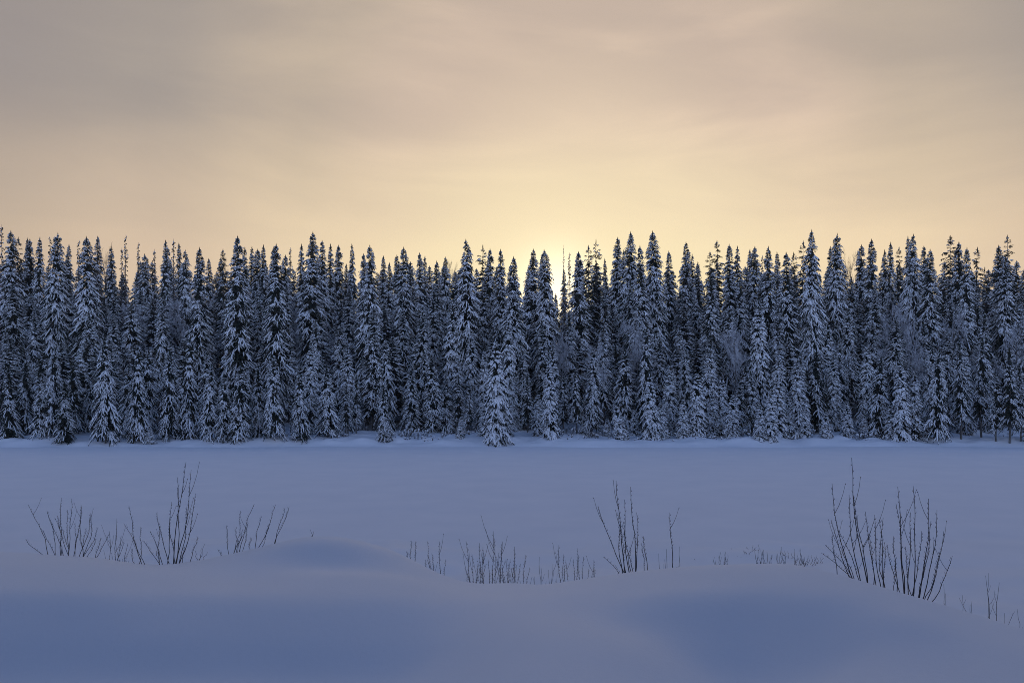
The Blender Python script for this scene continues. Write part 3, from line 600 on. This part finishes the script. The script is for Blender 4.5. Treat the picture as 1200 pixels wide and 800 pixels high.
# ---------------------------------------------------------------- willow shrubs and dry stalks on the near bank
def nh(x, y): return float(near_height(np.array([x]), np.array([y]))[0])
def base_y(px, row, y0, y1):                 # distance at which the near bank is seen at that row, if any
    ys = np.linspace(y0, y1, 160); xs = (px-CX)/F*ys; rows = HY + F*(EYE - near_height(xs, ys))/ys
    return float(ys[np.argmin(np.abs(rows - row))])
def shrub(name, label, cat, y, stems, group, r0=0.008, buds=True, seed=0, twiggy=0.5):
    """stems: (base column, tip column, tip row, bow[, start row]) in photo pixels; each stem is a part."""
    g = random.Random(seed); bx = sum(s[0] for s in stems)/len(stems); x0 = (bx-CX)/F*y
    root = link(name, None, None, (x0, y, nh(x0, y)-0.05)); root['label'] = label; root['category'] = cat
    if group: root['group'] = group
    for s in stems:
        yy = y + g.uniform(-0.25, 0.25)*min(1, y/12); xb = (s[0]-CX)/F*yy; b = np.array([xb, yy, nh(xb, yy) - 0.08])
        ty = yy + g.uniform(-0.25, 0.25); tp = np.array(at(s[1], s[2], ty)); n = 9; ph = g.uniform(0, 6.28); pts = []; bow = s[3]*y/F
        for i in range(n):
            q = i/(n-1); p = b + (tp-b)*q; w = math.sin(math.pi*q); p[0] += bow*w + (g.gauss(0, 0.004) + 0.012*math.sin(ph + 7*q))*w*y/9; p[1] += g.gauss(0, 0.006)*w; pts.append(p)
        Ls = np.linalg.norm(tp-b); r = r0*(0.42+0.20*Ls)*(y/9)**0.5
        parts = [(*tube(pts, np.linspace(r, r*0.36, n), 5), 0)]
        nt_ = int(Ls*twiggy*g.uniform(1.0, 4.2)) if Ls > 0.35 else 0
        for _ in range(nt_):
            q = g.uniform(0.3, 0.85); k = int(q*(n-1)); o = pts[k] + (pts[k+1]-pts[k])*(q*(n-1)-k)
            sg = g.choice((-1, 1)); ll = Ls*g.uniform(0.10, 0.30); d = np.array([sg*g.uniform(0.3, 0.6), g.uniform(-.4, .4), 0.85]); d /= np.linalg.norm(d)
            tw = [o + d*ll*a + np.array([-sg*0.12*ll*a*a, 0, 0.25*ll*a*a]) for a in (0, .35, .7, 1)]
            parts.append((*tube(tw, np.linspace(r*0.5, r*0.25, 4), 4), 0))
            if buds: parts.append((*tube([tw[-1], tw[-1]+d*0.01, tw[-1]+d*0.02], [r*.45, r*.6, r*.2], 4), 0))
        if buds:
            for q in np.arange(0.45, 0.98, 0.045):
                k = int(q*(n-1)); o = pts[k] + (pts[k+1]-pts[k])*(q*(n-1)-k); sg = g.choice((-1, 1))
                parts.append((*tube([o, o+np.array([sg*.012, 0, .014]), o+np.array([sg*.015, 0, .028])], [r*.3, r*.42, r*.12], 4), 0))
        v, f, mi = merge(parts); v = v - np.array(root.location)
        link('stem', mesh('stem', v, f, [M_stem], mi), root)
    return root
WG = 'leafless shrubs on the near bank'
shrub('willow_shrub', 'wide low fan of bare stems at the left end behind the snow bank', 'shrub', 12.2,
  [(58,33,591,3),(60,30,631,-4),(66,55,598,3),(72,72,583,-2),(78,84,584,2),(80,79,597,0),(84,95,591,2),(90,106,601,3),(95,107,602,4),(98,96,592,-2),(84,64,606,1),(74,68,605,0),(92,115,617,2),(105,127,626,3),(100,112,631,1),(68,50,620,1),(88,88,612,0),(80,74,620,1),(108,118,630,1),(96,101,618,0),(76,60,612,1)], WG, seed=1)
shrub('willow_shrub', 'small faint sapling right of the wide left fan of stems', 'shrub', 21.0, [(134,137,607,0),(132,128,622,0),(137,150,636,0),(134,142,627,0)], WG, seed=2, twiggy=1.2)
shrub('willow_shrub', 'two crossing bare stems just left of the tall forked shrub', 'shrub', 11.6, [(168,151,592,-2),(172,145,613,2),(158,154,643,0),(147,138,655,0),(163,165,617,1)], WG, seed=3)
shrub('willow_shrub', 'tall forked shrub with the highest tip left of centre', 'shrub', 11.6,
  [(203,218,541,-2),(206,208,559,3),(204,224,550,4),(208,229,578,4),(201,184,599,-3),(196,201,588,0),(190,167,633,2),(186,187,616,0),(209,219,593,2),(212,216,640,0),(188,183,645,0),(220,232,628,1),(206,198,612,0),(193,176,622,1)], WG, seed=4, r0=0.009)
shrub('willow_shrub', 'short leaning twigs between the tall forked shrub and the open fan', 'shrub', 11.8, [(231,240,637,0),(233,229,645,0),(236,243,646,0),(232,236,642,0)], WG, seed=5, buds=False)
shrub('willow_shrub', 'open fan of slanting stems beside the high snow mound', 'shrub', 12.0,
  [(262,256,644,0),(268,265,615,1),(273,282,598,2),(276,284,620,1),(279,298,590,-2),(283,289,618,1),(291,295,630,0),(297,306,604,0),(300,323,591,2),(304,315,614,1),(318,339,593,1),(320,334,594,0),(277,277,617,0),(270,291,612,1)], WG, seed=6)
shrub('dry_stalk', 'tiny lone twig on top of the high snow mound', 'twig', 12.4, [(366,364,620,0),(366,367,622,0)], None, seed=7, buds=False)
shrub('willow_shrub', 'thin group of upright twigs on the right slope of the high mound', 'shrub', 13.0,
  [(482,482,633,0),(488,487,634,0),(477,477,646,0),(499,498,655,0),(507,501,634,0),(516,502,650,0),(518,515,634,-1),(519,522,655,0),(510,506,648,0)], WG, seed=8)
shrub('willow_shrub', 'dense tangle of thin stems in the dip between the snow banks', 'shrub', 13.0,
  [(556,546,633,1),(560,553,648,0),(564,567,644,0),(572,566,640,-2),(578,578,622,0),(583,579,630,0),(584,589,634,0),(590,588,637,0),(596,603,640,1),(600,603,646,0),(606,616,650,1),(610,621,664,0),(548,547,676,0),(568,562,636,-2),(588,582,652,0),(575,572,655,0),(598,593,655,0),(586,598,655,0),(553,560,660,0),(603,610,660,0)], WG, seed=9, twiggy=0.9)
shrub('willow_shrub', 'low pale twigs right of the dense tangle', 'shrub', 19.0, [(632,632,652,0),(634,635,665,0),(642,648,660,0),(645,643,667,0),(652,653,672,0),(628,626,675,0)], WG, seed=10, buds=False)
shrub('willow_shrub', 'knobbly twig cluster between the tangle and the tall pair of shoots', 'shrub', 12.2,
  [(666,660,649,0),(670,663,656,0),(676,677,642,0),(678,684,652,0),(681,678,650,0),(688,690,666,0),(692,696,655,0),(656,655,638,0),(694,697,666,0),(664,659,662,0),(674,672,655,0)], WG, seed=11)
shrub('willow_shrub', 'sparse shrub of long upright shoots right of centre', 'shrub', 10.6,
  [(738,701,593,-3),(734,722,563,-1),(746,739,570,0),(740,732,585,-3),(742,746,600,4),(736,728,620,0),(758,754,628,1),(756,752,636,0),(735,707,652,4),(743,738,640,0),(747,731,612,-4),(730,724,600,0)], WG, seed=12, r0=0.010)
shrub('dry_stalk', 'single knotty stick standing right of the long shoots', 'twig', 10.6, [(790,785,600,-1),(788,794,664,0)], None, seed=13, r0=0.010)
shrub('willow_shrub', 'low fuzzy twigs left of the single knotty stick', 'shrub', 12.0, [(775,772,648,0),(780,781,643,0),(783,779,655,0),(776,778,660,0),(797,796,640,0)], WG, seed=14, buds=False)
TUS = [(810,655,'lowest sprig at the left end of the tussock strip'),(842,645,'leaning stalks next to the lowest sprig'),(857,644,'spiky tussock next to the leaning stalks'),(872,643,'short bristly tussock before the tallest one'),(880,638,'tallest spiky tussock of the strip'),
       (893,642,'tussock with paired stalks after the tallest one'),(903,650,'short stalks poking low from the snow'),(912,643,'upright tussock in the strip middle'),(924,646,'sparse tussock past the strip middle'),(935,644,'curled stalk tussock in the right half of the strip'),(947,648,'low tussock near the strip end'),(960,650,'last tussock beside the big willow')]
for i, (px, tip, lb) in enumerate(TUS):
    g = random.Random(50+i); yb = 27.6 + g.uniform(-2.4, 2.4); st = []
    for _ in range(9):
        b0 = px + g.uniform(-8, 8); st.append((b0, b0+g.gauss(0, 2.6), tip+g.uniform(-2, 13), g.uniform(-1, 1)))
    shrub('snow_tussock', lb, 'tussock', yb, st, 'tussocks on the flat by the river', seed=60+i, buds=False, r0=0.010, twiggy=0.6)
shrub('willow_shrub', 'big willow on the right bank, left clump with the tallest shoots', 'shrub', 9.5,
  [(1008,975,566,-7),(1022,998,536,-5),(1012,995,579,-4),(1006,974,609,-3),(1004,967,638,5),(1010,962,647,8),(1024,1014,599,2),(1020,1000,580,0),(1036,1025,603,-3),(1034,1030,607,3),(1042,1035,606,-7),(1016,983,622,3),(1005,985,640,0),(1028,1018,625,1),(1036,1038,640,0),(982,975,625,0)], WG, seed=15, r0=0.0095)
shrub('willow_shrub', 'big willow on the right bank, right clump curving upward', 'shrub', 8.9,
  [(1060,1052,570,0),(1060,1050,590,3),(1069,1070,569,4),(1066,1080,622,3),(1076,1088,584,3),(1078,1098,597,5),(1080,1106,622,5),(1082,1116,651,6),(1074,1091,610,2),(1052,1047,628,0),(1058,1040,638,-3),(1078,1102,645,3),(1070,1061,640,-2),(1048,1049,660,0),(1064,1067,600,0),(1074,1084,655,1)], WG, seed=16, r0=0.0095)
shrub('willow_shrub', 'faint bent stalk on the slope right of the big willow', 'shrub', 17.5, [(1113,1106,684,-1),(1112,1108,695,0)], WG, seed=17, buds=False)
shrub('willow_shrub', 'crossed stalks poking from lumps of snow down the right slope', 'shrub', 17.5, [(1127,1128,697,0),(1138,1139,704,0),(1146,1124,700,0),(1133,1137,708,0)], WG, seed=18, buds=False)
shrub('willow_shrub', 'pair of straight stalks forming a narrow V near the right edge', 'shrub', 17.0, [(1163,1155,674,0),(1163,1171,682,1),(1160,1157,694,0)], WG, seed=19, buds=False)
shrub('willow_shrub', 'slanting stick low in the bottom right corner', 'shrub', 16.5, [(1172,1189,716,0),(1178,1177,718,0)], WG, seed=20, buds=False)
shrub('willow_shrub', 'last bare stalk cut by the right picture edge', 'shrub', 16.5, [(1197,1192,713,0),(1199,1202,706,0)], WG, seed=21, buds=False)
print('trees', len(TREES))
